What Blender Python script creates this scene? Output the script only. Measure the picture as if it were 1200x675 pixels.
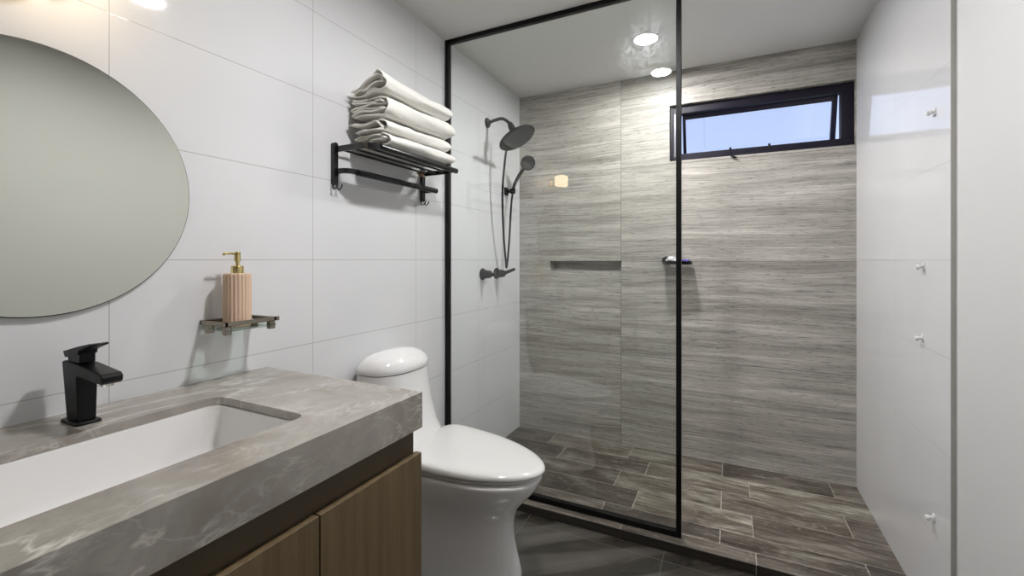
import bpy, bmesh, math, random
from mathutils import Vector, Matrix, noise
random.seed(7)
for o in list(bpy.data.objects): bpy.data.objects.remove(o, do_unlink=True)
S = bpy.context.scene
C = S.collection
PI = math.pi
# ------------------------------------------------------------------ camera, world, exposure
W, YB, H = 1.964, 2.912, 2.367          # room width, back wall, ceiling height
Y0 = -1.25                              # wall behind the camera
CZ = 1.20
cam = bpy.data.cameras.new('camera'); camo = bpy.data.objects.new('camera', cam); C.objects.link(camo)
camo.location = (1.36, 0, CZ); camo.rotation_euler = (PI/2, 0, math.radians(26))
cam.sensor_width = 36; cam.lens = 36*522/1200; cam.shift_y = -33/1200; cam.clip_start = .02
S.camera = camo
S.view_settings.view_transform = 'Standard'; S.view_settings.look = 'None'
S.view_settings.gamma = 1; S.view_settings.use_curve_mapping = False
S.view_settings.exposure = 0.0
LAMP = 600.0        # radiance of the ceiling downlights
SCONCE = 8.5
SKY = 1.15
wd = bpy.data.worlds.new('world'); S.world = wd; wd.use_nodes = True
nt = wd.node_tree; nt.nodes.clear()
tc = nt.nodes.new('ShaderNodeTexCoord'); sp = nt.nodes.new('ShaderNodeSeparateXYZ')
rp = nt.nodes.new('ShaderNodeValToRGB'); bg = nt.nodes.new('ShaderNodeBackground'); wo = nt.nodes.new('ShaderNodeOutputWorld')
rp.color_ramp.elements[0].position = 0.1; rp.color_ramp.elements[0].color = (.62, .76, 1.0, 1)
rp.color_ramp.elements[1].position = .55; rp.color_ramp.elements[1].color = (.38, .47, .93, 1)
nt.links.new(tc.outputs['Generated'], sp.inputs[0]); nt.links.new(sp.outputs['Z'], rp.inputs[0])
nt.links.new(rp.outputs[0], bg.inputs[0]); bg.inputs[1].default_value = SKY
nt.links.new(bg.outputs[0], wo.inputs[0])

# ------------------------------------------------------------------ node helper
class G:
    def __init__(s, name):
        s.m = bpy.data.materials.new(name); s.m.use_nodes = True
        s.t = s.m.node_tree; s.t.nodes.clear()
        s.out = s.t.nodes.new('ShaderNodeOutputMaterial')
        s.tc = s.t.nodes.new('ShaderNodeTexCoord')
    def n(s, k, **p):
        x = s.t.nodes.new(k)
        for a, b in p.items(): setattr(x, a, b)
        return x
    def put(s, inp, v):
        if hasattr(v, 'is_linked') or isinstance(v, bpy.types.NodeSocket): s.t.links.new(v, inp)
        elif v is not None: inp.default_value = v
    def math(s, op, a, b=None, c=None):
        x = s.n('ShaderNodeMath', operation=op)
        s.put(x.inputs[0], a)
        if b is not None: s.put(x.inputs[1], b)
        if c is not None: s.put(x.inputs[2], c)
        return x.outputs[0]
    def xyz(s, v=None):
        x = s.n('ShaderNodeSeparateXYZ'); s.put(x.inputs[0], v if v is not None else s.tc.outputs['Object']); return x.outputs
    def comb(s, x, y, z):
        c = s.n('ShaderNodeCombineXYZ')
        for i, v in enumerate((x, y, z)): s.put(c.inputs[i], v)
        return c.outputs[0]
    def noise(s, vec, scale, detail=4, rough=.55, dist=0):
        x = s.n('ShaderNodeTexNoise'); s.put(x.inputs['Vector'], vec)
        x.inputs['Scale'].default_value = scale; x.inputs['Detail'].default_value = detail
        x.inputs['Roughness'].default_value = rough; x.inputs['Distortion'].default_value = dist
        return x.outputs[0]
    def map(s, vec, scale=(1, 1, 1), loc=(0, 0, 0), rot=(0, 0, 0)):
        x = s.n('ShaderNodeMapping'); s.put(x.inputs[0], vec)
        x.inputs['Scale'].default_value = scale; x.inputs['Location'].default_value = loc; x.inputs['Rotation'].default_value = rot
        return x.outputs[0]
    def ramp(s, f, pts):
        x = s.n('ShaderNodeValToRGB'); s.put(x.inputs[0], f); e = x.color_ramp.elements
        while len(e) < len(pts): e.new(.5)
        for q, (p, c) in zip(e, pts):
            q.position = p; q.color = (c if isinstance(c, tuple) else (c, c, c)) + (1,)
        return x.outputs[0]
    def mix(s, f, a, b, mode='MIX'):
        x = s.n('ShaderNodeMixRGB', blend_type=mode); s.put(x.inputs[0], f)
        for i, v in ((1, a), (2, b)):
            if isinstance(v, tuple): v = v + (1,)
            s.put(x.inputs[i], v)
        return x.outputs[0]
    def bsdf(s, color=(.8, .8, .8), rough=.5, metal=0, ior=1.5, coat=0, bump=None, bstr=.2, bdist=.01, spec=None, sub=0, sheen=0):
        b = s.n('ShaderNodeBsdfPrincipled')
        s.put(b.inputs['Base Color'], color + (1,) if isinstance(color, tuple) else color)
        s.put(b.inputs['Roughness'], rough); s.put(b.inputs['Metallic'], metal); s.put(b.inputs['IOR'], ior)
        s.put(b.inputs['Coat Weight'], coat); b.inputs['Coat Roughness'].default_value = .03
        if spec is not None: s.put(b.inputs['Specular IOR Level'], spec)
        if sheen: b.inputs['Sheen Weight'].default_value = sheen
        if bump is not None:
            bp = s.n('ShaderNodeBump'); bp.inputs['Strength'].default_value = bstr; bp.inputs['Distance'].default_value = bdist
            s.put(bp.inputs['Height'], bump); s.t.links.new(bp.outputs[0], b.inputs['Normal'])
        s.t.links.new(b.outputs[0], s.out.inputs[0]); return s.m
    def line(s, v, period, origin, width):
        """1 on grout lines spaced `period` apart through `origin`"""
        a = s.math('DIVIDE', s.math('SUBTRACT', v, origin - period/2), period)
        f = s.math('ABSOLUTE', s.math('SUBTRACT', s.math('FRACT', a), .5))
        return s.math('LESS_THAN', s.math('MULTIPLY', f, period), width/2)
def plain(name, col, rough=.5, metal=0, **k): return G(name).bsdf(col, rough, metal, **k)

# ------------------------------------------------------------------ materials
def wall_tile(name, oy, rough=.035, wv=.3, k=.97, ior=1.5):
    g = G(name); o = g.xyz()
    l = g.math('MAXIMUM', g.line(o['Y'], .592, oy, .0022), g.line(o['Z'], .302, 1.2, .0022))
    n = g.noise(g.tc.outputs['Object'], 2.0, 2)
    base = g.ramp(n, [(.3, (.75*k, .755*k, .77*k)), (.7, (.79*k, .793*k, .805*k))])
    col = g.mix(l, base, (.42, .415, .40))
    wav = g.noise(g.tc.outputs['Object'], 3.5, 1)
    return g.bsdf(col, g.math('ADD', g.math('MULTIPLY', l, .4), rough), bump=g.math('SUBTRACT', g.math('MULTIPLY', wav, wv), l), bstr=.05, bdist=.004, ior=ior)
M_tileL = wall_tile('white gloss tile left', .546)
M_tileR = wall_tile('white gloss tile right', 2.30, .012, 0.0, 1.06, 1.7)
M_paint = plain('white wall paint', (.74, .74, .735), .5)
M_ceil = plain('ceiling paint', (.76, .75, .73), .8)
M_edge = plain('tile edge trim', (.42, .41, .385), .5)

def streak(g, vec, seed):
    """horizontal travertine / timber streaks: vec.x along the grain, vec.y across"""
    warp = g.noise(g.map(vec, (.8, 1.6, 1), (seed, 0, 0)), 1.0, 2)
    s = g.xyz(vec)
    v = g.comb(s['X'], g.math('ADD', s['Y'], g.math('MULTIPLY', g.math('SUBTRACT', warp, .5), .10)), s['Z'])
    a = g.noise(g.map(v, (.7, 13, 1), (seed, seed, 0)), 1.4, 8, .68)
    b = g.noise(g.map(v, (2.6, 85, 1), (seed*2, 3, 0)), 1.5, 6, .7)
    c = g.noise(g.map(v, (13, 170, 1), (seed*3, 7, 0)), 1.5, 4, .6)
    return a, b, c, v
def back_tile():
    g = G('grey travertine tile'); o = g.xyz()
    right = g.math('GREATER_THAN', o['X'], .728)
    row = g.math('FLOOR', g.math('DIVIDE', g.math('SUBTRACT', o['Z'], -.02), .604))
    z = g.math('ADD', g.math('MULTIPLY', right, 5.3), g.math('MULTIPLY', row, 1.7))
    vec = g.comb(o['X'], o['Z'], z)
    a, b, c, v = streak(g, vec, 1.3)
    col = g.ramp(a, [(.27, (.25, .232, .206)), (.42, (.385, .362, .324)), (.55, (.505, .480, .435)), (.72, (.69, .665, .61))])
    col = g.mix(.85, col, g.ramp(b, [(.32, .38), (.43, .82), (.54, 1.0), (.7, 1.38)]), 'MULTIPLY')
    pits = g.ramp(c, [(.35, .28), (.42, 1.0)])
    col = g.mix(.75, col, pits, 'MULTIPLY')
    lz = g.line(o['Z'], .604, 1.191, .0022)
    lx = g.math('LESS_THAN', g.math('ABSOLUTE', g.math('SUBTRACT', o['X'], .728)), .0013)
    l = g.math('MAXIMUM', lz, lx)
    col = g.mix(l, col, (.10, .095, .085))
    return g.bsdf(col, .42, bump=g.math('SUBTRACT', c, l), bstr=.12, bdist=.002)
M_back = back_tile()

def plank():
    g = G('wood look plank tile'); o = g.xyz()
    PW, PL = .181, .517
    r = g.math('DIVIDE', g.math('SUBTRACT', YB, o['Y']), PW)
    row = g.math('FLOOR', r)
    par = g.math('MODULO', g.math('ADD', row, 20), 2)
    xx = g.math('DIVIDE', g.math('SUBTRACT', g.math('SUBTRACT', o['X'], .29 - 2*PL), g.math('MULTIPLY', par, .13)), PL)
    idx = g.math('FLOOR', xx)
    wn = g.n('ShaderNodeTexWhiteNoise', noise_dimensions='3D'); g.put(wn.inputs[0], g.comb(idx, row, 3.0))
    rnd = wn.outputs['Value']
    vec = g.comb(g.math('ADD', o['X'], g.math('MULTIPLY', rnd, 9)), o['Y'], g.math('MULTIPLY', rnd, 30))
    big = g.noise(g.map(vec, (2.2, 7, 1)), 1.3, 5, .6, .6)
    fine = g.noise(g.map(vec, (5, 75, 1)), 1.0, 5, .7, .3)
    knot = g.noise(g.map(vec, (12, 22, 1)), 1.2, 6, .75, 1.5)
    base = g.ramp(rnd, [(0, (.055, .048, .042)), (.35, (.095, .084, .074)), (.65, (.135, .121, .106)), (1, (.20, .187, .163))])
    warm = g.mix(g.ramp(big, [(.35, 0.0), (.65, 1.0)]), (1.12, .98, .88), (.98, 1.02, .98))
    col = g.mix(1, base, warm, 'MULTIPLY')
    col = g.mix(.9, col, g.ramp(big, [(.3, .38), (.5, 1.0), (.68, 2.4)]), 'MULTIPLY')
    col = g.mix(.8, col, g.ramp(fine, [(.35, .5), (.5, 1.0), (.65, 1.7)]), 'MULTIPLY')
    col = g.mix(g.math('MULTIPLY', g.ramp(knot, [(.54, 0.0), (.66, 1.0)]), .45), col, (.34, .325, .285))
    fy = g.math('ABSOLUTE', g.math('SUBTRACT', g.math('FRACT', r), .5))
    fx = g.math('ABSOLUTE', g.math('SUBTRACT', g.math('FRACT', xx), .5))
    l = g.math('MAXIMUM', g.math('GREATER_THAN', g.math('MULTIPLY', fy, PW), PW/2-.0016), g.math('GREATER_THAN', g.math('MULTIPLY', fx, PL), PL/2-.002))
    gn = g.noise(g.tc.outputs['Object'], 30, 3)
    col = g.mix(g.math('MULTIPLY', l, g.ramp(gn, [(.35, .45), (.6, 1.0)])), col, (.42, .40, .35))
    return g.bsdf(col, .38, bump=g.math('SUBTRACT', fine, l), bstr=.1, bdist=.002)
M_plank = plank()
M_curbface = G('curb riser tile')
def _cf():
    g = M_curbface; o = g.xyz()
    f = g.noise(g.map(g.tc.outputs['Object'], (5, 75, 75)), 1.0, 5, .7)
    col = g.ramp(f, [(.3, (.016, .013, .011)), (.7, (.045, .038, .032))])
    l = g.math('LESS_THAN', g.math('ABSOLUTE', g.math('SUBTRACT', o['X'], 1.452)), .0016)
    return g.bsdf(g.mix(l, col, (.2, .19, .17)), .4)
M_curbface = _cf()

def floor_marble():
    g = G('dark marble floor'); P = g.tc.outputs['Object']; o = g.xyz()
    q = g.map(P, (1, 1, 1), (0, 0, 0), (0, 0, .95))
    w = g.noise(g.map(q, (6.5, 1.0, 1)), 1.0, 4, .5, .9)
    n = g.noise(P, 3.0, 6, .6, .6)
    col = g.ramp(w, [(.3, (.026, .023, .018)), (.47, (.040, .036, .029)), (.52, (.078, .071, .061)), (.66, (.115, .107, .094))])
    col = g.mix(.5, col, g.ramp(n, [(.3, .7), (.7, 1.35)]), 'MULTIPLY')
    v = g.math('ABSOLUTE', g.math('SUBTRACT', g.noise(g.map(q, (2.6, .9, 1)), 1.1, 4, .5, .8), .52))
    col = g.mix(g.math('MULTIPLY', g.ramp(v, [(0, 1.0), (.003, 0.0)]), .05), col, (.36, .33, .28))
    l = g.math('MAXIMUM', g.line(o['X'], .60, .52, .002), g.line(o['Y'], .60, 1.26, .002))
    col = g.mix(g.math('MULTIPLY', l, .6), col, (.2, .19, .17))
    return g.bsdf(col, .22)
M_floor = floor_marble()

def counter_stone():
    g = G('grey beige marble'); P = g.tc.outputs['Object']
    n1 = g.noise(P, 3.2, 6, .6, .8); n2 = g.noise(P, 14, 5, .65, .5)
    col = g.ramp(n1, [(.3, (.265, .238, .210)), (.5, (.335, .308, .275)), (.7, (.41, .382, .345))])
    col = g.mix(.5, col, g.ramp(n2, [(.3, .78), (.7, 1.22)]), 'MULTIPLY')
    Q = g.map(P, (1, .55, 1), (0, 0, 0), (.3, .2, -.5))
    def vein(sc, w, off, dist, mscale, lo, hi):
        r = g.math('ABSOLUTE', g.math('SUBTRACT', g.noise(g.map(Q, (1, 1, 1), (off, off, 0)), sc, 5, .55, dist), .5))
        m = g.ramp(g.noise(g.map(P, (1, 1, 1), (off*3, 1, off)), mscale, 3, .5), [(lo, 0.0), (hi, 1.0)])
        return g.math('MULTIPLY', g.ramp(r, [(0, 1.0), (w*.35, .45), (w, 0.0)]), m)
    v1 = vein(3.2, .020, 1.0, 1.2, 3.5, .42, .60); v2 = vein(8.0, .030, 5.0, 1.5, 6.0, .45, .65); v3 = vein(18.0, .05, 9.0, 1.0, 7.0, .50, .68)
    cl = g.math('MULTIPLY', g.ramp(g.noise(Q, 9, 6, .7, 1.0), [(.48, 0.0), (.66, 1.0)]), g.ramp(g.noise(P, 4, 3), [(.45, 0.0), (.62, 1.0)]))
    col = g.mix(g.math('MULTIPLY', cl, .35), col, (.56, .53, .49))
    col = g.mix(g.math('MULTIPLY', v3, .35), col, (.62, .59, .55))
    col = g.mix(g.math('MULTIPLY', v2, .50), col, (.66, .63, .585))
    col = g.mix(g.math('MULTIPLY', v1, .70), col, (.74, .71, .66))
    return g.bsdf(col, .16)
M_stone = counter_stone()

def cab_wood(name, c0, c1):
    g = G(name); P = g.tc.outputs['Object']
    a = g.noise(g.map(P, (40, 40, 1.5)), 1.5, 6, .65); b = g.noise(g.map(P, (4, 4, .6)), 1.5, 3)
    col = g.ramp(a, [(.3, c0), (.7, c1)]); col = g.mix(.6, col, g.ramp(b, [(.3, .85), (.7, 1.15)]), 'MULTIPLY')
    return g.bsdf(col, .45, bump=a, bstr=.05, bdist=.002)
M_door = cab_wood('brown oak veneer', (.105, .071, .034), (.175, .123, .064))
M_rail = plain('dark bronze rail', (.075, .055, .030), .4)
M_ceramic = plain('white glazed ceramic', (.83, .82, .82), .11, coat=.3)
M_ceramic_lid = plain('ivory seat plastic', (.75, .745, .725), .11, coat=.3)
M_basin = plain('white basin ceramic', (.86, .85, .84), .08)
M_black = plain('matte black metal', (.004, .004, .0045), .42, spec=.25)
M_blackg = plain('satin black metal', (.010, .010, .011), .22)
M_chrome = plain('chrome', (.75, .74, .72), .12, 1)
M_gold = plain('polished gold', (.72, .58, .26), .16, 1)
M_pewter = plain('antique nickel', (.30, .27, .225), .25, 1)
M_mirror = G('mirror silver').bsdf((.64, .655, .59), .012, 1)
M_mback = plain('dark mirror edge', (.03, .03, .028), .4)
M_plastic = plain('white plastic', (.8, .8, .8), .35)
M_whitemetal = plain('white lamp trim', (.8, .8, .8), .4)
M_purple = plain('purple wrapper', (.10, .07, .35), .35)
M_wrap = plain('white wrapper', (.85, .85, .88), .3)
M_dark = plain('painted gap shade', (.01, .01, .01), .8)
M_tag = plain('tan paper tag', (.33, .22, .13), .8)
def dispenser_mat():
    g = G('beige reeded resin'); n = g.noise(g.tc.outputs['Object'], 900, 2)
    return g.bsdf(g.ramp(n, [(.3, (.60, .41, .28)), (.6, (.76, .57, .43))]), .6)
M_disp = dispenser_mat()
def towel_mat():
    g = G('cream terry'); P = g.tc.outputs['Object']
    n = g.noise(P, 420, 3, .7); m = g.noise(P, 60, 3)
    col = g.ramp(n, [(.25, (.74, .715, .66)), (.6, (.87, .855, .81))])
    return g.bsdf(col, .95, bump=g.math('ADD', n, g.math('MULTIPLY', m, .8)), bstr=.55, bdist=.004, sheen=.3)
M_towel = towel_mat()
def glass_mat(name, tint, smudge=False, edge=None):
    g = G(name)
    lw = g.n('ShaderNodeLayerWeight'); lw.inputs[0].default_value = .5
    f = g.math('ADD', g.math('MULTIPLY', g.math('POWER', lw.outputs['Facing'], 5), .94), .058)
    tr = g.n('ShaderNodeBsdfTransparent'); tr.inputs[0].default_value = tint + (1,)
    gl = g.n('ShaderNodeBsdfGlossy'); gl.inputs['Roughness'].default_value = 0.0
    mx = g.n('ShaderNodeMixShader'); g.put(mx.inputs[0], f)
    g.t.links.new(tr.outputs[0], mx.inputs[1]); g.t.links.new(gl.outputs[0], mx.inputs[2])
    res = mx.outputs[0]
    if smudge:   # wiped streaks high up near the free edge of the pane
        o = g.xyz(); P = g.tc.outputs['Object']
        dx = g.math('DIVIDE', g.math('SUBTRACT', o['X'], 1.05), .16); dz = g.math('DIVIDE', g.math('SUBTRACT', o['Z'], 2.13), .17)
        d = g.math('SQRT', g.math('ADD', g.math('MULTIPLY', dx, dx), g.math('MULTIPLY', dz, dz)))
        n = g.noise(P, 26, 6, .7, 1.5)
        k = g.math('MULTIPLY', g.ramp(d, [(.25, 1.0), (1.0, 0.0)]), g.ramp(n, [(.42, 0.0), (.7, 1.0)]))
        df = g.n('ShaderNodeBsdfDiffuse'); df.inputs[0].default_value = (.85, .88, .9, 1)
        tl = g.n('ShaderNodeBsdfTranslucent'); tl.inputs[0].default_value = (.85, .88, .9, 1)
        ad = g.n('ShaderNodeMixShader'); ad.inputs[0].default_value = .5
        g.t.links.new(df.outputs[0], ad.inputs[1]); g.t.links.new(tl.outputs[0], ad.inputs[2])
        m2 = g.n('ShaderNodeMixShader'); g.put(m2.inputs[0], g.math('MULTIPLY', k, .27))
        g.t.links.new(res, m2.inputs[1]); g.t.links.new(ad.outputs[0], m2.inputs[2]); res = m2.outputs[0]
    g.t.links.new(res, g.out.inputs[0]); return g.m
M_glass = glass_mat('shower glass', (.955, .97, .96), True)
M_winglass = glass_mat('window glass', (.97, .98, .99))
M_shelfglass = glass_mat('green edged glass', (.80, .88, .84))
def emit(name, col, st):
    g = G(name); e = g.n('ShaderNodeEmission'); e.inputs[0].default_value = col + (1,); e.inputs[1].default_value = st
    g.t.links.new(e.outputs[0], g.out.inputs[0]); return g.m
M_lamp = emit('downlight glow', (1.0, .985, .985), LAMP)
M_shade = emit('warm shade glow', (1.0, .76, .46), SCONCE)

# ------------------------------------------------------------------ object helpers
def obj(name, bm, mat, parent=None, smooth=False, bevel=0, seg=2, sub=0, weld=False, auto=None):
    if weld: bmesh.ops.remove_doubles(bm, verts=bm.verts, dist=1e-5)
    bmesh.ops.recalc_face_normals(bm, faces=bm.faces)
    me = bpy.data.meshes.new(name); bm.to_mesh(me); bm.free()
    for m in (mat if isinstance(mat, (list, tuple)) else [mat]): me.materials.append(m)
    o = bpy.data.objects.new(name, me); C.objects.link(o)
    if smooth or auto:
        for p in me.polygons: p.use_smooth = True
    if auto:
        me.set_sharp_from_angle(angle=math.radians(auto))
    if bevel:
        b = o.modifiers.new('b', 'BEVEL'); b.width = bevel; b.segments = seg; b.limit_method = 'ANGLE'; b.angle_limit = math.radians(40)
    if sub:
        s = o.modifiers.new('s', 'SUBSURF'); s.levels = s.render_levels = sub
    if parent: o.parent = parent
    return o
def tag(o, label, cat, group=None, kind=None):
    o['label'] = label; o['category'] = cat
    if group: o['group'] = group
    if kind: o['kind'] = kind
    return o
def thing(name, label, cat, loc=(0, 0, 0), rz=0, group=None):
    o = bpy.data.objects.new(name, None); C.objects.link(o); o.location = loc; o.rotation_euler = (0, 0, rz); o.empty_display_size = .05
    return tag(o, label, cat, group)
def struct(name, bm, mat, **k):
    o = obj(name, bm, mat, **k); o['kind'] = 'structure'; return o
def place(o, root):
    """geometry was written in room coordinates; hang it under root standing elsewhere"""
    o.parent = root; o.matrix_parent_inverse = root.matrix_basis.inverted(); return o
def box(bm, x0, x1, y0, y1, z0, z1):
    v = [bm.verts.new(p) for p in ((x0, y0, z0), (x1, y0, z0), (x1, y1, z0), (x0, y1, z0), (x0, y0, z1), (x1, y0, z1), (x1, y1, z1), (x0, y1, z1))]
    for f in ((0, 3, 2, 1), (4, 5, 6, 7), (0, 1, 5, 4), (1, 2, 6, 5), (2, 3, 7, 6), (3, 0, 4, 7)): bm.faces.new([v[i] for i in f])
    return bm
def B(*a):
    bm = bmesh.new()
    for q in (a if isinstance(a[0], (tuple, list)) else [a]): box(bm, *q)
    return bm
def rings(bm, rs, cap=True, closed=True):
    """loft a list of equally long vertex rings"""
    vs = [[bm.verts.new(p) for p in r] for r in rs]
    for a, b in zip(vs, vs[1:]):
        n = len(a)
        for i in range(n if closed else n-1): bm.faces.new((a[i], a[(i+1) % n], b[(i+1) % n], b[i]))
    if cap:
        bm.faces.new(vs[0]); bm.faces.new(vs[-1])
    return vs
def tube(bm, pts, r, n=12, cap=True):
    pts = [Vector(p) for p in pts]; rs = []
    rad = r if isinstance(r, (list, tuple)) else [r]*len(pts)
    up = None
    for i, p in enumerate(pts):
        d = (pts[min(i+1, len(pts)-1)] - pts[max(i-1, 0)]).normalized()
        if up is None: up = d.orthogonal().normalized()
        up = (up - d*up.dot(d)).normalized(); s = d.cross(up)
        rs.append([p + (up*math.cos(2*PI*k/n) + s*math.sin(2*PI*k/n))*rad[i] for k in range(n)])
    rings(bm, rs, cap); return bm
def lathe(bm, prof, n=40, M=Matrix()):
    """prof: (r, z) pairs turned about local z, placed by M"""
    rs = [[M @ Vector((r*math.cos(2*PI*k/n), r*math.sin(2*PI*k/n), z)) for k in range(n)] for r, z in prof]
    rings(bm, rs); return bm
def axis(p, d):
    d = Vector(d).normalized(); return Matrix.Translation(Vector(p)) @ d.to_track_quat('Z', 'Y').to_matrix().to_4x4()
def bez(p, n=12):
    """Catmull-Rom through points"""
    P = [Vector(q) for q in p]; P = [P[0]*2-P[1]] + P + [P[-1]*2-P[-2]]; out = []
    for i in range(1, len(P)-2):
        for k in range(n):
            t = k/n; a, b, c, d = P[i-1:i+3]
            out.append(.5*((2*b) + (c-a)*t + (2*a-5*b+4*c-d)*t*t + (3*b-a-3*c+d)*t**3))
    out.append(P[-2]); return out
def rrect(x0, x1, y0, y1, r, n=6):
    """rounded rectangle outline, counter-clockwise"""
    o = []
    for cx, cy, a in ((x1-r, y1-r, 0), (x0+r, y1-r, 90), (x0+r, y0+r, 180), (x1-r, y0+r, 270)):
        for k in range(n+1):
            t = math.radians(a + 90*k/n); o.append((cx+r*math.cos(t), cy+r*math.sin(t)))
    return o

# ------------------------------------------------------------------ the room
T = .12
struct('floor', B(0, W+.012, Y0, 1.928, -.08, 0), M_floor)
fs = struct('floor_shower', B(0, W, 1.93, YB, -.08, 0), M_plank)
struct('ceiling', B(-T, W+T, Y0-T, YB+T+.1, H, H+.1), M_ceil)
struct('wall_left', B(-T, 0, Y0-T, YB+T, -.08, H), M_tileL)
struct('wall_right', B((W, W+.012, 1.80, YB+T, -.08, H)), M_tileR)
struct('wall_right_painted', B((W+.0125, W+T, Y0-T, YB+T, -.08, H)), M_paint)
struct('trim_1', B(W+.0005, W+.0122, 1.7985, 1.80, 0, H), M_edge)
struct('wall_front', B(0, W+.012, Y0-T, Y0, -.08, H), M_paint)
# curb under the glass: plank top, dark riser
bm = B(0, W, 1.928, 2.023, 0, .04)
for f in bm.faces:
    f.normal_update()
    f.material_index = 1 if f.normal.y < -.5 else 0
struct('trim_2', bm, [M_plank, M_curbface], bevel=.001, seg=1)
# back wall with window opening and a wedge shaped niche
wx0, wx1, wz0, wz1 = 1.027, 1.961, 1.81, 2.155
nx0, nx1, nz0, nz1, nd = .236, .727, 1.126, 1.192, .085
bm = bmesh.new()
xs = [0, nx0, nx1, wx0, wx1, W]; zs = [-.08, nz0, nz1, wz0, wz1, H]
vv = {(i, j): bm.verts.new((x, YB, z)) for i, x in enumerate(xs) for j, z in enumerate(zs)}
for i in range(5):
    for j in range(5):
        if (i == 3 and j == 3) or (i == 1 and j == 1): continue
        bm.faces.new((vv[i, j], vv[i+1, j], vv[i+1, j+1], vv[i, j+1]))
a, b, c, d = vv[1, 1], vv[2, 1], vv[2, 2], vv[1, 2]
k = [bm.verts.new((q.co.x, YB+nd, q.co.z)) for q in (a, b, c, d)]; bm.faces.new(k)
for (p, q), (r, s) in zip(((a, b), (b, c), (c, d), (d, a)), ((k[0], k[1]), (k[1], k[2]), (k[2], k[3]), (k[3], k[0]))): bm.faces.new((p, q, s, r))
a, b, c, d = vv[3, 3], vv[4, 3], vv[4, 4], vv[3, 4]
k = [bm.verts.new((q.co.x, YB+T+.06, q.co.z)) for q in (a, b, c, d)]
for (p, q), (r, s) in zip(((a, b), (b, c), (c, d), (d, a)), ((k[0], k[1]), (k[1], k[2]), (k[2], k[3]), (k[3], k[0]))): bm.faces.new((p, q, s, r))
# outer skin so the wall has thickness
ot = {(i, j): bm.verts.new((x, YB+T+.06, z)) for i, x in enumerate(xs) for j, z in enumerate(zs)}
for i in range(5):
    for j in range(5):
        if i == 3 and j == 3: continue
        bm.faces.new((ot[i, j], ot[i, j+1], ot[i+1, j+1], ot[i+1, j]))
me_w = struct('wall_back', bm, M_back)

# ------------------------------------------------------------------ window
fy0, fy1 = YB+.030, YB+.085
M_sash = plain('sash profile', (.024, .02, .05), .3); M_wframe = plain('dark anodised frame', (.010, .008, .018), .45, spec=.3)  # black profiles, with the violet tint of window flare put into both colours
win = bpy.data.objects.new('window_1', None); C.objects.link(win); win.location = (1.49, YB+.05, 1.98); win['kind'] = 'structure'
ix0, ix1, iz0, iz1 = 1.090, 1.903, 1.856, 2.106
bm = B((wx0, wx1, fy0, fy1, wz0, iz0), (wx0, wx1, fy0, fy1, iz1, wz1), (wx0, ix0, fy0, fy1, iz0, iz1), (ix1, wx1, fy0, fy1, iz0, iz1),
       (wx0, wx1, fy0-.008, fy0, wz0, wz0+.018), (wx0, wx0+.02, fy0-.008, fy0, wz0, wz1))
o = place(obj('window_frame', bm, M_wframe, bevel=.002, seg=1), win)
M_white_strip = plain('anodised side channel', (.22, .21, .25), .35, .6)
o = place(obj('side_channel', B((wx0+.024, wx0+.034, fy0-.004, fy0-.0005, wz0+.03, wz1-.05), (wx0+.046, wx0+.05, fy0-.004, fy0-.0005, wz0+.03, wz1-.05)), M_white_strip), win)
for z in (1.875, 2.09):
    place(obj('screw', lathe(bmesh.new(), [(.0001, 0), (.004, 0), (.004, .003), (.0001, .004)], 12, axis((wx0+.04, fy0, z), (0, -1, 0))), M_chrome, smooth=True), win)
# tilted sash, hinged at its top, bottom pushed out
Ms = Matrix.Translation((0, fy1+.002, iz1+.005)) @ Matrix.Rotation(math.radians(17), 4, 'X')
def sash(*bx):
    b_ = B(*bx); bmesh.ops.transform(b_, matrix=Ms, verts=b_.verts); return b_
sh = .262
place(obj('sash', sash((ix0+.004, ix1-.003, 0, .03, -.03, 0), (ix0+.004, ix1-.003, 0, .03, -sh, -sh+.018), (ix0+.004, ix0+.022, 0, .03, -sh+.018, -.03), (ix1-.028, ix1-.003, 0, .03, -sh+.018, -.03)), M_sash, bevel=.0015, seg=1), win)
place(obj('pane', sash((ix0+.023, ix1-.029, .012, .017, -sh+.019, -.031)), M_winglass), win)
bm = bmesh.new(); tube(bm, [(1.37, fy0-.001, wz0+.012), (1.37, fy0-.028, wz0+.008), (1.372, fy0-.04, wz0-.004), (1.40, fy0-.043, wz0-.016)], [.007, .006, .005, .004], 10)
place(obj('latch_handle', bm, M_blackg, smooth=True), win)
for x in (1.36, 1.56):
    place(obj('latch_stud', B(x, x+.012, fy0-.006, fy0+.0, iz0-.004, iz0+.010), M_black), win)

# ------------------------------------------------------------------ ceiling downlights
def downlight(x, y, label):
    t = thing('ceiling_downlight', label, 'ceiling light', (x, y, H), 0, 'round recessed downlights')
    tr = obj('trim_ring', lathe(bmesh.new(), [(.060, 0), (.070, 0), (.070, -.004), (.060, -.007), (.057, -.006), (.057, 0)], 48), M_whitemetal, t, auto=40)
    obj('diffuser', lathe(bmesh.new(), [(.0001, -.0025), (.056, -.0025), (.056, -.0045), (.0001, -.0045)], 48), M_lamp, t)
downlight(.98, 1.08, 'round ceiling downlight outside the shower, seen mirrored in the glass near the window')
downlight(.965, 2.42, 'round white downlight in the ceiling inside the shower, behind the glass')

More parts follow.
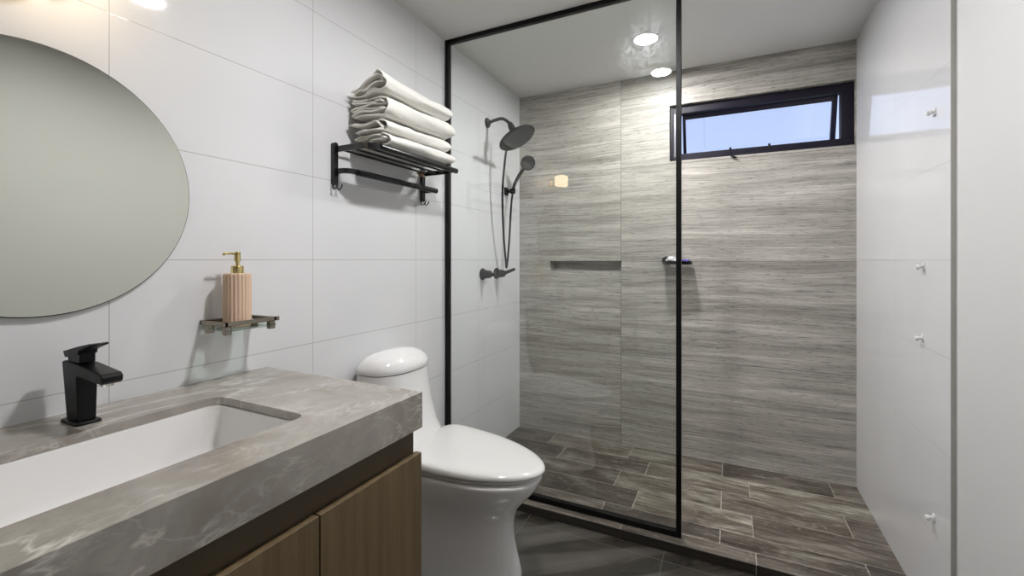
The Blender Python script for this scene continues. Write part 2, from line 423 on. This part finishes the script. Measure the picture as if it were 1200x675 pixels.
# ------------------------------------------------------------------ vanity
VY0, VY1, VX = -.10, .956, .63
van = thing('vanity_cabinet', 'wall hung brown wood vanity cabinet under the grey marble counter', 'cabinet', (.31, .43, .22))
place(obj('body', B((.002, VX-.031, VY0+.012, VY0+.030, .22, .756), (.002, VX-.031, VY1-.030, VY1-.012, .22, .756), (.002, VX-.031, VY0+.0305, VY1-.0305, .22, .238), (.002, .014, VY0+.0305, VY1-.0305, .239, .756)), M_door), van)
place(obj('recessed_rail', B(VX-.03, VX-.022, VY0+.014, VY1-.010, .66, .756), M_rail), van)
dz0, dz1 = .22, .691
ed = [VY1, .629, .302, -.025 - .0]
for i, (ya, yb) in enumerate(((.631, VY1-.001), (.3035, .6275), (VY0+.001, .300))):
    d_ = place(obj('door', B(VX-.021, VX-.002, ya, yb, dz0, dz1), M_door, bevel=.001, seg=1), van)
# marble top: 20 mm slab with the cut-out, deep apron in front and at the end
top = thing('marble_countertop', 'thick grey beige marble countertop with white veins and a sink cutout', 'countertop', (.31, .43, .757))
HO = (.178, .507, .155, .697)
def rect(x0, x1, y0, y1): return [(x1, y1), (x0, y1), (x0, y0), (x1, y0)]
bm = bmesh.new(); inn = rrect(*HO, .028, 8)
def lay(pts, z): return [bm.verts.new((x, y, z)) for x, y in pts]
def loop(v): return [bm.edges.get((v[i], v[(i+1) % len(v)])) or bm.edges.new((v[i], v[(i+1) % len(v)])) for i in range(len(v))]
def skin(p, q):
    for i in range(len(p)): bm.faces.new((p[i], p[(i+1) % len(p)], q[(i+1) % len(q)], q[i]))
oR, iR = rect(.001, VX, VY0, VY1), rect(.003, VX-.02, VY0+.02, VY1-.02)
To, Th, Uh, Ui, Bi, Bo = lay(oR, .851), lay(inn, .851), lay(inn, .831), lay(iR, .831), lay(iR, .757), lay(oR, .757)
bmesh.ops.triangle_fill(bm, use_beauty=True, use_dissolve=False, edges=loop(To)+loop(Th))
bmesh.ops.triangle_fill(bm, use_beauty=True, use_dissolve=False, edges=loop(Uh)+loop(Ui))
skin(Th, Uh); skin(Ui, Bi); skin(Bi, Bo); skin(Bo, To)
top2 = place(obj('slab', bm, M_stone, bevel=.0015, seg=2), top)
# undermount basin
sink = thing('undermount_sink', 'white rectangular undermount sink set below the marble counter', 'sink', (.34, .425, .70))
bm = bmesh.new(); rs = []
x0, x1, y0, y1 = HO
for dx, z, r in ((.022, .8305, .045), (-.004, .8305, .036), (-.007, .80, .038), (-.012, .74, .045), (-.022, .715, .055), (-.045, .701, .06), (-.09, .697, .05)):
    rs.append([(x, y, z) for x, y in rrect(x0-dx, x1+dx, y0-dx, y1+dx, r, 8)])
vs = rings(bm, rs, cap=False); bm.faces.new(vs[-1])
o = place(obj('basin', bm, M_basin, auto=50), sink)
sd = o.modifiers.new('t', 'SOLIDIFY'); sd.thickness = .008; sd.offset = -1
bm = bmesh.new(); lathe(bm, [(.0001, .004), (.022, .004), (.027, .002), (.027, .0), (.0001, .0)], 32, Matrix.Translation((.34, .425, .698)))
place(obj('drain', bm, M_chrome, auto=40), sink)

# faucet
fx, fy, fz = .100, .458, .851
fa = thing('basin_faucet', 'square matte black basin faucet standing behind the sink', 'faucet', (fx, fy, fz))
bm = bmesh.new(); rs = [[(x, y, z) for x, y in rrect(-.040+i_, .038-i_, -.0225+i_, .0225-i_, .008, 4)] for z, i_ in ((0, 0), (.004, 0), (.006, .002))]
rings(bm, rs); obj('base_plate', bm, M_black, fa, auto=40)
bm = bmesh.new()
prof = [(-.026, .005), (.026, .005), (.026, .098), (.030, .103), (.128, .097), (.134, .101), (.134, .113), (.126, .118), (.03, .128), (-.036, .131), (-.040, .128)]
ys = (-.023, .023)
ws = {0: .021, 1: .021}
def wy(x, z): return .0155 + .003*min(1, max(0, z/.12))
rings(bm, [[(x, s*wy(x, z), z) for x, z in prof] for s in (-1, 1)])
obj('body', bm, M_black, fa, bevel=.003, seg=3)
bm = bmesh.new(); lathe(bm, [(.0001, 0), (.011, 0), (.012, .006), (.012, .012), (.0001, .012)], 24, Matrix.Translation((.112, 0, .091)))
obj('aerator', bm, M_chrome, fa, auto=40)
bm = bmesh.new()
pr = [(-.024, .129), (.028, .129), (.029, .150), (-.027, .141)]
rings(bm, [[(x, s*.0135, z) for x, z in pr] for s in (-1, 1)])
obj('lever_neck', bm, M_black, fa, bevel=.002)
bm = bmesh.new()
pr = [(-.032, .138), (-.042, .151), (.025, .166), (.078, .176), (.079, .171), (.032, .157), (.028, .148)]
rings(bm, [[(x, s*.0165, z) for x, z in pr] for s in (-1, 1)])
obj('lever', bm, M_black, fa, bevel=.002)

# ------------------------------------------------------------------ round mirror and the lamp over it
MY, MZ, MR = .422, 1.373, .2985
mi = thing('round_mirror', 'large round frameless mirror with a thin dark edge above the vanity', 'mirror', (0, MY, MZ))
obj('backing', lathe(bmesh.new(), [(.0001, .001), (MR-.004, .001), (MR, .003), (MR, .0100), (MR-.0012, .0108), (.0001, .0100)], 128, axis((0, 0, 0), (1, 0, 0))), M_mback, mi, auto=30)
obj('mirror_glass', lathe(bmesh.new(), [(.0001, .0102), (MR-.002, .0109), (MR-.0025, .0128), (.0001, .0128)], 128, axis((0, 0, 0), (1, 0, 0))), M_mirror, mi, auto=20)
sc_ = thing('wall_sconce', 'warm glowing wall lamp above the round mirror, seen reflected in the shower glass', 'wall lamp', (0, .427, 1.86))
obj('back_plate', lathe(bmesh.new(), [(.0001, .0005), (.045, .0005), (.045, .014), (.040, .018), (.0001, .018)], 32, axis((0, 0, -.03), (1, 0, 0))), M_gold, sc_, auto=40)
obj('arm', tube(bmesh.new(), bez([(.017, 0, -.03), (.06, 0, -.045), (.093, 0, -.055), (.093, 0, -.045)], 8), .006, 10), M_gold, sc_, smooth=True)
bm = bmesh.new(); rs = []
for z, i_ in ((-.045, .010), (-.042, .004), (-.036, 0), (.036, 0), (.042, .004), (.045, .010)):
    rs.append([(x, y, z) for x, y in rrect(.093-.048+i_, .093+.048-i_, -.048+i_, .048-i_, .02, 6)])
rings(bm, rs); obj('lamp_shade', bm, M_shade, sc_, auto=40)

# ------------------------------------------------------------------ small shelf with the soap dispenser
sx, sy0, sy1, sz = .118, .752, .908, 1.027
sh_ = thing('soap_shelf', 'small antique nickel wall shelf with a glass plate, under the soap dispenser', 'wall shelf', (0, .83, 1.0))
bm = B((.001, sx, sy0, sy0+.010, sz-.012, sz), (.001, sx, sy1-.010, sy1, sz-.012, sz), (sx-.008, sx, sy0-.010, sy1+.010, sz-.012, sz), (.001, .009, sy0, sy1, sz-.012, sz))
place(obj('rail', bm, M_pewter, bevel=.0015, seg=1), sh_)
for x in (.03, sx-.008):
    for y in (sy0+.012, sy1-.012): place(obj('glass_holder', B(x-.011, x+.006, y-.009, y+.009, sz-.036, sz-.0125), M_pewter, bevel=.002), sh_)
place(obj('glass_plate', B(.004, sx+.004, sy0+.004, sy1-.004, sz-.026, sz-.020), M_shelfglass, bevel=.001, seg=1), sh_)
DX, DY, DZ = .062, .822, sz-.0192
di = thing('soap_dispenser', 'ribbed beige soap dispenser with a gold pump, standing on the small shelf', 'soap dispenser', (DX, DY, DZ))
bm = bmesh.new(); rs = []; N = 192
for z, r, k in ((0, .033, 0), (.002, .0355, 0), (.006, .0365, 0), (.010, .0365, .5), (.013, .0365, 1), (.146, .0365, 1), (.149, .0362, .6), (.152, .034, 0), (.153, .030, 0)):
    rs.append([((r - k*.0030*(1-abs(math.sin(22*PI*q/N))))*math.cos(2*PI*q/N), (r - k*.0030*(1-abs(math.sin(22*PI*q/N))))*math.sin(2*PI*q/N), z) for q in range(N)])
rings(bm, rs); obj('bottle', bm, M_disp, di, auto=35)
obj('collar', lathe(bmesh.new(), [(.0001, .153), (.0165, .153), (.0165, .173), (.015, .175), (.0001, .175)], 32), M_gold, di, auto=40)
bm = bmesh.new(); lathe(bm, [(.0001, .175), (.0055, .175), (.0055, .187), (.0085, .188), (.0085, .214), (.007, .216), (.0001, .216)], 24)
tube(bm, bez([(0, -.004, .210), (-.002, -.020, .211), (-.004, -.035, .210), (-.004, -.038, .205)], 5), [.0035]*16, 8)
obj('pump', bm, M_gold, di, auto=40)

# ------------------------------------------------------------------ towel rack
ry0, ry1, rz = 1.222, 1.786, 1.622
ra = thing('towel_rack', 'black wall mounted towel rack with a shelf, a lower bar and hooks', 'towel rack', (0, 1.52, 1.47))
for y in (ry0+.006, ry1-.016):
    bm = bmesh.new(); rs = [[(x, q, z) for q, z in rrect(y-.010, y+.010, rz-.138, rz+.024, .009, 5)] for x in (.001, .016, .018)]
    rings(bm, rs); place(obj('bracket', bm, M_blackg, auto=40), ra)
def uloop(dep, z, r, w, h, ya, yb):
    """flat bar bent into a U from the wall out and back"""
    path = [(.016, ya), (dep-r, ya)]
    for k in range(1, 7): t = PI/2*k/6; path.append((dep-r+r*math.sin(t), ya+r-r*math.cos(t)))
    for k in range(0, 7): t = PI/2*k/6; path.append((dep-r+r*math.cos(t), yb-r+r*math.sin(t)))
    path.append((.016, yb))
    bm = bmesh.new(); rs = []
    for i, p in enumerate(path):
        a_ = Vector(path[max(i-1, 0)]); b_ = Vector(path[min(i+1, len(path)-1)]); d = (b_-a_).normalized(); nrm = Vector((d.y, -d.x))
        P = Vector(p); q0 = P+nrm*w/2; q1 = P-nrm*w/2
        rs.append([(q0.x, q0.y, z-h/2), (q1.x, q1.y, z-h/2), (q1.x, q1.y, z+h/2), (q0.x, q0.y, z+h/2)])
    rings(bm, rs); return bm
place(obj('shelf_frame', uloop(.192, rz, .05, .011, .022, ry0+.012, ry1-.022+.02), M_blackg, bevel=.002), ra)
bm = bmesh.new()
for x in (.030, .085, .140): tube(bm, [(x, ry0+.012, rz-.001), (x, ry1-.004, rz-.001)], .0048, 10)
place(obj('shelf_rods', bm, M_blackg, auto=40), ra)
place(obj('lower_bar', uloop(.070, rz-.085, .03, .012, .020, ry0+.012, ry1-.022+.02), M_blackg, bevel=.002), ra)
place(obj('front_tube', tube(bmesh.new(), [(.192, ry0+.055, rz+.0), (.192, ry1+.004, rz)], .0120, 14), M_blackg, auto=40), ra)
place(obj('towel_bar', tube(bmesh.new(), [(.070, ry0+.06, rz-.085), (.070, ry1+.012, rz-.085)], .0125, 14), M_blackg, auto=40), ra)
for y in (ry0+.006, ry1-.016):
    bm = bmesh.new()
    for s in (-.011, .011):
        tube(bm, bez([(.010, y+s*.4, rz-.128), (.012, y+s, rz-.146), (.022, y+s, rz-.154), (.034, y+s, rz-.146), (.038, y+s, rz-.134)], 6), .0024, 8)
    place(obj('hook', bm, M_blackg, smooth=True), ra)

# four folded towels
def towel(name, label, x0, x1, y0, y1, z0, zl, z1, layers, seed, arch=0):
    """sheet folded to and fro; the profile in the x-z plane is carried along y, the outermost layer wraps round all the others"""
    bm = bmesh.new(); NY = 46; cols = []
    # profile in unit coordinates (u across 0..1 = wall..room, w up 0..1)
    pts = [(.10, .03), (.50, .0), (.86, .01), (.97, .14), (1.0, .42), (.985, .74), (.92, .93), (.80, 1.0), (.5, .985), (.22, .95), (.06, .90)]
    n = layers; side = 0
    for k in range(n):
        w = .80 - (.80-.12)*k/(n-1+1e-6)
        dw = .5*(.68/(n))
        if side == 0: pts += [(.02, w+dw*.7), (.04, w), (.22, w-.01), (.55, w+.0), (.80-.03*(k % 2), w-.005)]; side = 1
        else: pts += [(.88, w+dw), (.86, w+dw*.2), (.70, w), (.45, w-.01), (.20+.05*(k % 2), w)]; side = 0
    path = bez([(a, 0, b) for a, b in pts], 4); NP = len(path)-1
    for j in range(NY+1):
        v = j/NY; y = y0 + (y1-y0)*v
        e_ = max(0, (v-.88)/.12); endr = .5+.5*math.sqrt(max(0, 1-e_*e_))
        h = (zl*(1-v)+z1*v) - z0; row = []
        for i, p in enumerate(path):
            u, w = p.x, p.z
            w2 = .5+(w-.5)*endr
            px = x0+(x1-x0)*u + .012*v; pz = z0 + h*w2
            bul = math.sin(PI*min(1, max(0, w)))*.012*max(0, u-.5)*2; px += bul
            if arch:
                hump = math.exp(-((u-.78)/.26)**2)*(1-.75*min(1, v*1.4))
                pz += arch*hump*(.25+.75*w) - arch*.35*w*max(0, .3-u)/.3*(1-v)
            amp = 1.0 if 0 < i < NP else .5
            px += noise.noise(Vector((i*.21+seed*9, y*5, 2)))*.007*amp; pz += noise.noise(Vector((u*4+seed*3, y*7, w*3)))*.007 + noise.noise(Vector((px*45, y*25+seed, pz*45)))*.0022
            yy = y + noise.noise(Vector((i*.17, 3.3, seed)))*.022*max(0, 1-j/5)
            row.append(bm.verts.new((px, yy, max(z0+.002, pz))))
        cols.append(row)
    for a_, b_ in zip(cols, cols[1:]):
        for i in range(NP): bm.faces.new((a_[i], a_[i+1], b_[i+1], b_[i]))
    o = obj(name, bm, M_towel, smooth=True)
    s_ = o.modifiers.new('t', 'SOLIDIFY'); s_.thickness = .0062; s_.offset = 0
    u_ = o.modifiers.new('s', 'SUBSURF'); u_.levels = u_.render_levels = 1
    tag(o, label, 'towel', 'folded cream towels on the rack'); return o
zt = rz+.0125
tw = towel('folded_towel', 'folded cream bath towel, bottommost of the stack of four on the rack', .022, .196, 1.306, 1.738, zt+.003, zt+.050, zt+.054, 3, 1)
towel('folded_towel', 'folded cream bath towel, second from the bottom of the stack on the rack', .020, .184, 1.300, 1.728, zt+.061, zt+.098, zt+.110, 2, 2)
towel('folded_towel', 'folded cream bath towel, second from the top of the stack on the rack', .018, .194, 1.304, 1.742, zt+.119, zt+.190, zt+.196, 5, 3)
towel('folded_towel', 'folded cream bath towel on the very top of the stack, arched at its near end', .020, .190, 1.300, 1.728, zt+.204, zt+.243, zt+.255, 3, 4, .045)
bm = bmesh.new(); q = [(.060, 1.655), (.085, 1.648), (.092, 1.690), (.064, 1.700)]
rings(bm, [[(x, y, rz-.016-(.024 if k in (1, 2) else 0)) for k, (x, y) in enumerate(q)], [(x, y, rz-.017-(.024 if k in (1, 2) else 0)) for k, (x, y) in enumerate(q)]])
tg = obj('care_tag', bm, M_tag, tw); tg['label'] = 'small tan paper tag hanging under the towel'

# ------------------------------------------------------------------ toilet
TY = 1.474
to = thing('toilet', 'white one piece toilet with a domed tank between vanity and shower glass', 'toilet', (.36, TY, 0))
def egg(xb, xf, hw, z, back=.75, n=64, pw=2.3, cx=None):
    """plan outline: boxy at the back (xb), elliptic towards the front (xf)"""
    o = []; c = cx if cx is not None else xb + (xf-xb)*.42
    for k in range(n):
        t = 2*PI*k/n; ct, st = math.cos(t), math.sin(t)
        if ct >= 0: e_ = 2/pw; x = c+(xf-c)*abs(ct)**e_; y = hw*math.copysign(abs(st)**e_, st)
        else: e_ = 2/(2+3*back); x = c-(c-xb)*abs(ct)**e_; y = hw*math.copysign(abs(st)**e_, st)
        o.append((x, TY+y, z))
    return o
bm = bmesh.new()
rs = [egg(.03, .672, .135, 0), egg(.03, .674, .137, .02), egg(.03, .672, .131, .055), egg(.03, .652, .123, .12), egg(.03, .640, .120, .18),
      egg(.03, .640, .123, .235), egg(.03, .655, .136, .285), egg(.03, .700, .158, .330), egg(.03, .738, .176, .375), egg(.03, .752, .184, .405), egg(.03, .752, .185, .418), egg(.03, .744, .179, .424)]
rings(bm, rs); place(obj('bowl', bm, M_ceramic, smooth=True, sub=1), to)
bm = bmesh.new()
rs = [egg(.012, .34, .176, .395, 1, cx=.16), egg(.012, .315, .177, .430, 1, cx=.15), egg(.012, .275, .176, .47, 1, cx=.13), egg(.012, .245, .174, .52, 1, cx=.12), egg(.012, .222, .170, .60, 1, cx=.10),
      egg(.012, .206, .166, .68, 1, cx=.09), egg(.012, .199, .163, .738, 1, cx=.09), egg(.012, .199, .163, .7435, 1, cx=.09), egg(.012, .1985, .1625, .7440, 1, cx=.09)]
rings(bm, rs); place(obj('tank', bm, M_ceramic, auto=40), to)
place(obj('lid_gap_shade', (lambda b_: (rings(b_, [egg(.0135, .1965, .1605, .7442, 1, cx=.09), egg(.0135, .1965, .1605, .7468, 1, cx=.09)]), b_)[1])(bmesh.new()), M_dark, smooth=True), to)  # solid dark ring paints the shade between tank and lid
bm = bmesh.new()
rs = [egg(.012, .199, .163, .7470, 1, cx=.09), egg(.011, .201, .165, .7475, 1, cx=.09), egg(.010, .204, .167, .757, 1, cx=.09), egg(.013, .201, .164, .772, 1, cx=.09), egg(.022, .190, .150, .792, 1, cx=.09),
      egg(.035, .170, .127, .808, .9, cx=.09), egg(.050, .145, .095, .819, .8, cx=.09), egg(.070, .120, .055, .825, .6, cx=.09), egg(.085, .105, .02, .8265, .5, cx=.093)]
rings(bm, rs); lid = place(obj('tank_lid', bm, M_ceramic, auto=50), to)
bm = bmesh.new(); lathe(bm, [(.0001, 0), (.028, 0), (.028, .005), (.025, .007), (.0001, .0075)], 36, Matrix.Translation((.095, TY, .824)) @ Matrix.Diagonal((.8, 1, 1, 1)))
bt = obj('flush_button', bm, M_chrome, auto=40); bt.parent = lid; bt.matrix_parent_inverse = (lid.matrix_parent_inverse @ lid.matrix_basis).inverted()
def taper(r): return [(x, TY+(y-TY)*(1.05-.16*max(0, min(1, (x-.25)/.5)))-.004*max(0, (x-.3)/.5), z) for x, y, z in r]
def seat_part(name, z, hs, ins, xb, mat, tilt=0):
    bm = bmesh.new(); rs = [[(x, y, zz + (tilt*(.76-x)/.5 if h > .003 else 0)) for x, y, zz in taper(egg(xb+i_, .768-i_, .190-i_, z+h, 1.1, cx=.43, pw=2.0))] for h, i_ in zip(hs, ins)]
    rings(bm, rs); return place(obj(name, bm, mat, smooth=True, sub=1), to)
seat_part('seat', .4255, (0, .002, .0095, .0115), (.014, .011, .011, .013), .245, M_ceramic_lid)
seat_part('seat_lid', .4382, (0, .0025, .010, .017, .022, .026, .028), (.006, .001, 0, .006, .022, .07, .13), .235, M_ceramic_lid, .024)
bm = bmesh.new(); tube(bm, [(.243, TY-.10, .447), (.243, TY+.10, .447)], .012, 14)
place(obj('hinge_bar', bm, M_ceramic_lid, auto=40), to)

# ------------------------------------------------------------------ glass shower screen
gy, gx1 = 1.985, 1.180
gs = thing('shower_screen', 'fixed clear glass shower screen in a black frame standing on the curb', 'shower screen', (.59, gy, .04))
place(obj('glass_pane', B(.018, gx1-.012, gy-.004, gy+.004, .055, H-.015), M_glass), gs)
bm = B((.0006, .024, gy-.013, gy+.013, .0405, H-.0005))
place(obj('wall_channel', bm, M_black, bevel=.001, seg=1), gs)
place(obj('edge_profile', B(gx1-.020, gx1, gy-.013, gy+.013, .0405, H-.0005), M_black, bevel=.001, seg=1), gs)
place(obj('top_rail', B(.024, gx1-.020, gy-.013, gy+.013, H-.022, H-.0005), M_black, bevel=.001, seg=1), gs)
place(obj('bottom_rail', B(.024, gx1-.020, gy-.013, gy+.013, .0405, .066), M_black, bevel=.001, seg=1), gs)

# ------------------------------------------------------------------ shower fittings
AY, AZ = 2.433, 2.055
shd = thing('rain_shower_head', 'round black rain shower head on a curved wall arm', 'shower head', (0, AY, AZ))
obj('wall_flange', lathe(bmesh.new(), [(.0001, .0005), (.031, .0005), (.031, .006), (.026, .012), (.012, .014), (.0001, .014)], 32, axis((0, 0, 0), (1, 0, 0))), M_black, shd, auto=40)
obj('arm', tube(bmesh.new(), bez([(.012, 0, 0), (.06, 0, .010), (.105, 0, .012), (.14, 0, -.008), (.165, 0, -.034)], 8), .0098, 14), M_black, shd, smooth=True)
nrm = Vector((.50, -.02, -.866)).normalized(); hc = Vector((.215, -.02, -.122))
neck = hc - nrm*.038
obj('diverter', tube(bmesh.new(), [(.160, 0, -.026), tuple(Vector((.160, 0, -.026)).lerp(neck, .5)), tuple(neck), tuple(hc)], [.016, .021, .019, .014], 18), M_black, shd, auto=50)
obj('head', lathe(bmesh.new(), [(.0001, -.014), (.030, -.013), (.095, -.006), (.116, 0), (.1175, .005), (.114, .009), (.0001, .009)], 64, axis(hc, nrm)), M_black, shd, auto=50)
g = G('nozzle plate'); vo = g.n('ShaderNodeTexVoronoi'); vo.inputs['Scale'].default_value = 95; g.put(vo.inputs[0], g.tc.outputs['Object'])
M_noz = g.bsdf(g.ramp(vo.outputs[0], [(.2, (.035, .035, .037)), (.35, (.012, .012, .013))]), .4)
obj('nozzle_plate', lathe(bmesh.new(), [(.0001, .0092), (.106, .0092), (.105, .0105), (.0001, .0105)], 64, axis(hc, nrm)), M_noz, shd, auto=50)
# hand shower in its wall holder
HX, HY, HZ = .052, 2.690, 1.672
hs = thing('hand_shower', 'small round black hand shower resting in its wall holder', 'hand shower', (HX, HY, HZ))
hn = Vector((.55, -.75, -.36)).normalized()
hcen = Vector((.112, .0, .168))
bm = tube(bmesh.new(), bez([(.0, 0, -.03), (.014, 0, .03), (.048, 0, .09), (.084, .004, .138), tuple(hcen - hn*.006)], 6), [.010]*6+[.0115]*6+[.012]*6+[.012]*6+[.010], 14)
obj('handle', bm, M_black, hs, smooth=True)
obj('spray_head', lathe(bmesh.new(), [(.0001, -.016), (.030, -.013), (.046, -.004), (.050, .004), (.048, .010), (.0001, .010)], 40, axis(hcen, hn)), M_black, hs, auto=50)
obj('spray_face', lathe(bmesh.new(), [(.0001, .0102), (.040, .0102), (.039, .012), (.0001, .012)], 40, axis(hcen, hn)), M_noz, hs, auto=50)
ho = thing('hand_shower_holder', 'black wall holder gripping the hand shower', 'holder', (0, HY, HZ-.01))
obj('wall_mount', B(.0005, .012, -.026, .026, -.026, .026), M_black, ho, bevel=.003)
bm = bmesh.new(); tube(bm, [(.010, 0, 0), (.030, 0, 0)], .012, 12)
obj('stem', bm, M_black, ho, auto=40)
hol = bmesh.new(); rs = []
for r, z in ((.0125, -.018), (.0185, -.018), (.020, .014), (.0140, .014), (.0125, -.018)):
    rs.append([(HX+.001+r*math.cos(2*PI*k/24), r*math.sin(2*PI*k/24), z) for k in range(24)])
rings(hol, rs, cap=False); obj('cradle', hol, M_black, ho, auto=40, weld=True)
hose = bmesh.new()
hp = [(.158, AY+.026, AZ-.045), (.140, AY+.045, AZ-.085), (.118, AY+.040, AZ-.16), (.104, AY+.035, AZ-.27), (.085, AY+.045, AZ-.45), (.068, AY+.095, AZ-.70), (.058, AY+.145, AZ-.86), (.053, AY+.165, AZ-.905), (.051, AY+.185, AZ-.86), (.050, AY+.215, AZ-.70), (.050, AY+.240, AZ-.50), (HX, HY-.001, HZ-.0315)]
tube(hose, bez(hp, 14), .0068, 12)
tag(obj('shower_hose', hose, M_black, smooth=True), 'long black hose looping down from the shower arm to the hand shower', 'hose')
# two lever valves
def valve(y, label, ang, L):
    t = thing('shower_valve', label, 'shower valve', (0, y, 1.112), 0, 'black lever valves')
    obj('escutcheon', lathe(bmesh.new(), [(.0001, .0005), (.036, .0005), (.036, .008), (.030, .016), (.0001, .018)], 32, axis((0, 0, 0), (1, 0, 0))), M_black, t, auto=40)
    obj('knob', lathe(bmesh.new(), [(.0001, .016), (.026, .016), (.024, .05), (.020, .062), (.0001, .064)], 28, axis((0, 0, 0), (1, 0, 0))), M_black, t, auto=40)
    a_ = Vector((.055, 0, 0)); d = Vector((math.cos(ang), 0, math.sin(ang)))
    bm = bmesh.new(); tube(bm, [tuple(a_-d*.01), tuple(a_+d*.03), tuple(a_+d*L)], [.013, .011, .0095], 12)
    obj('lever', bm, M_black, t, auto=40)
valve(2.372, 'black lever shower valve on the left tiled wall, nearer the glass', -.05, .040)
valve(2.552, 'black lever shower valve on the left tiled wall, nearer the back corner', .35, .085)

# soap dish on the back wall with a wrapper in it
sd_ = thing('soap_dish', 'black wall soap dish beside the glass edge on the grey back wall', 'soap dish', (1.01, YB, 1.19))
obj('wall_flange', lathe(bmesh.new(), [(.0001, .0005), (.026, .0005), (.026, .008), (.022, .014), (.0001, .015)], 32, axis((.0, 0, .006), (0, -1, 0))), M_black, sd_, auto=40)
obj('mount_post', tube(bmesh.new(), [(0, -.012, .006), (0, -.060, .006)], .012, 14), M_black, sd_, auto=40)
bm = bmesh.new(); rs = []
for z, i_ in ((-.016, .004), (-.018, 0), (.002, -.003), (.002, 0.001), (-.012, .004)):
    rs.append([(x, y, z) for x, y in rrect(-.005+i_, .150-i_, -.105+i_, -.018-i_, .012, 5)])
vs = rings(bm, rs, cap=False); bm.faces.new(vs[0]); bm.faces.new(vs[-1])
obj('tray', bm, M_blackg, sd_, auto=40)
def crumple(cx, cy, cz, sx_, sy_, sz_, seed):
    bm = bmesh.new(); bmesh.ops.create_icosphere(bm, subdivisions=3, radius=1)
    for v in bm.verts:
        n_ = noise.noise(v.co*1.9+Vector((seed, 0, 0)))
        v.co = Vector((v.co.x*sx_, v.co.y*sy_, v.co.z*sz_))*(1+.45*n_); v.co.z = max(v.co.z, -sz_*.75); v.co += Vector((cx, cy, cz))
    return bm
tag(obj('wrapper', crumple(1.050, YB-.062, 1.2005, .036, .030, .019, 2), M_wrap), 'crumpled white wrapper lying in the black soap dish', 'wrapper')
tag(obj('sachet', crumple(1.125, YB-.064, 1.1945, .024, .026, .009, 5), M_purple), 'small purple sachet lying in the black soap dish', 'sachet')

# white plastic clips on the right wall
clips = [(1.96, 1.866, 'small white plastic clip on the right tile wall, topmost, inside the window reflection'),
         (2.02, 1.183, 'white plastic clip on the right tile wall, second from the top'),
         (2.025, .98, 'small white plastic clip on the right tile wall, third from the top'),
         (1.88, .50, 'small white plastic clip on the right tile wall, lowest, near the floor')]
def proj_right(px, py):
    u = (px-600)/522; dx = -.43837+u*.89879; dy = .89879+u*.43837; t = (W-1.36)/dx
    return t*dy, CZ-(py-304.5)/522*t
first = None
for (px, py), (_, _, lab) in zip(((1096, 131), (1083, 312), (1082, 396), (1095, 607)), clips):
    y, z = proj_right(px, py)
    if first is None:
        t = thing('wall_clip', lab, 'wall clip', (W, y, z), 0, 'white clips on the right wall'); first = t
        bm = bmesh.new(); rings(bm, [[(-.0003, q, w_) for q, w_ in rrect(-.009, .009, -.015, .012, .004, 4)], [(-.004, q, w_) for q, w_ in rrect(-.009, .009, -.012, .012, .004, 4)]])
        obj('clip_base', bm, M_plastic, t, auto=40)
        bm = bmesh.new(); lathe(bm, [(.0001, 0), (.0055, 0), (.0050, .008), (.0085, .012), (.0090, .016), (.0070, .019), (.0001, .0195)], 20, axis((-.004, 0, .001), (-1, 0, -.25)))
        obj('clip_hook', bm, M_plastic, t, auto=40)
    else:
        t = first.copy(); C.objects.link(t); t.location = (W, y, z); t['label'] = lab
        for ch in list(first.children):
            c_ = ch.copy(); C.objects.link(c_); c_.parent = t
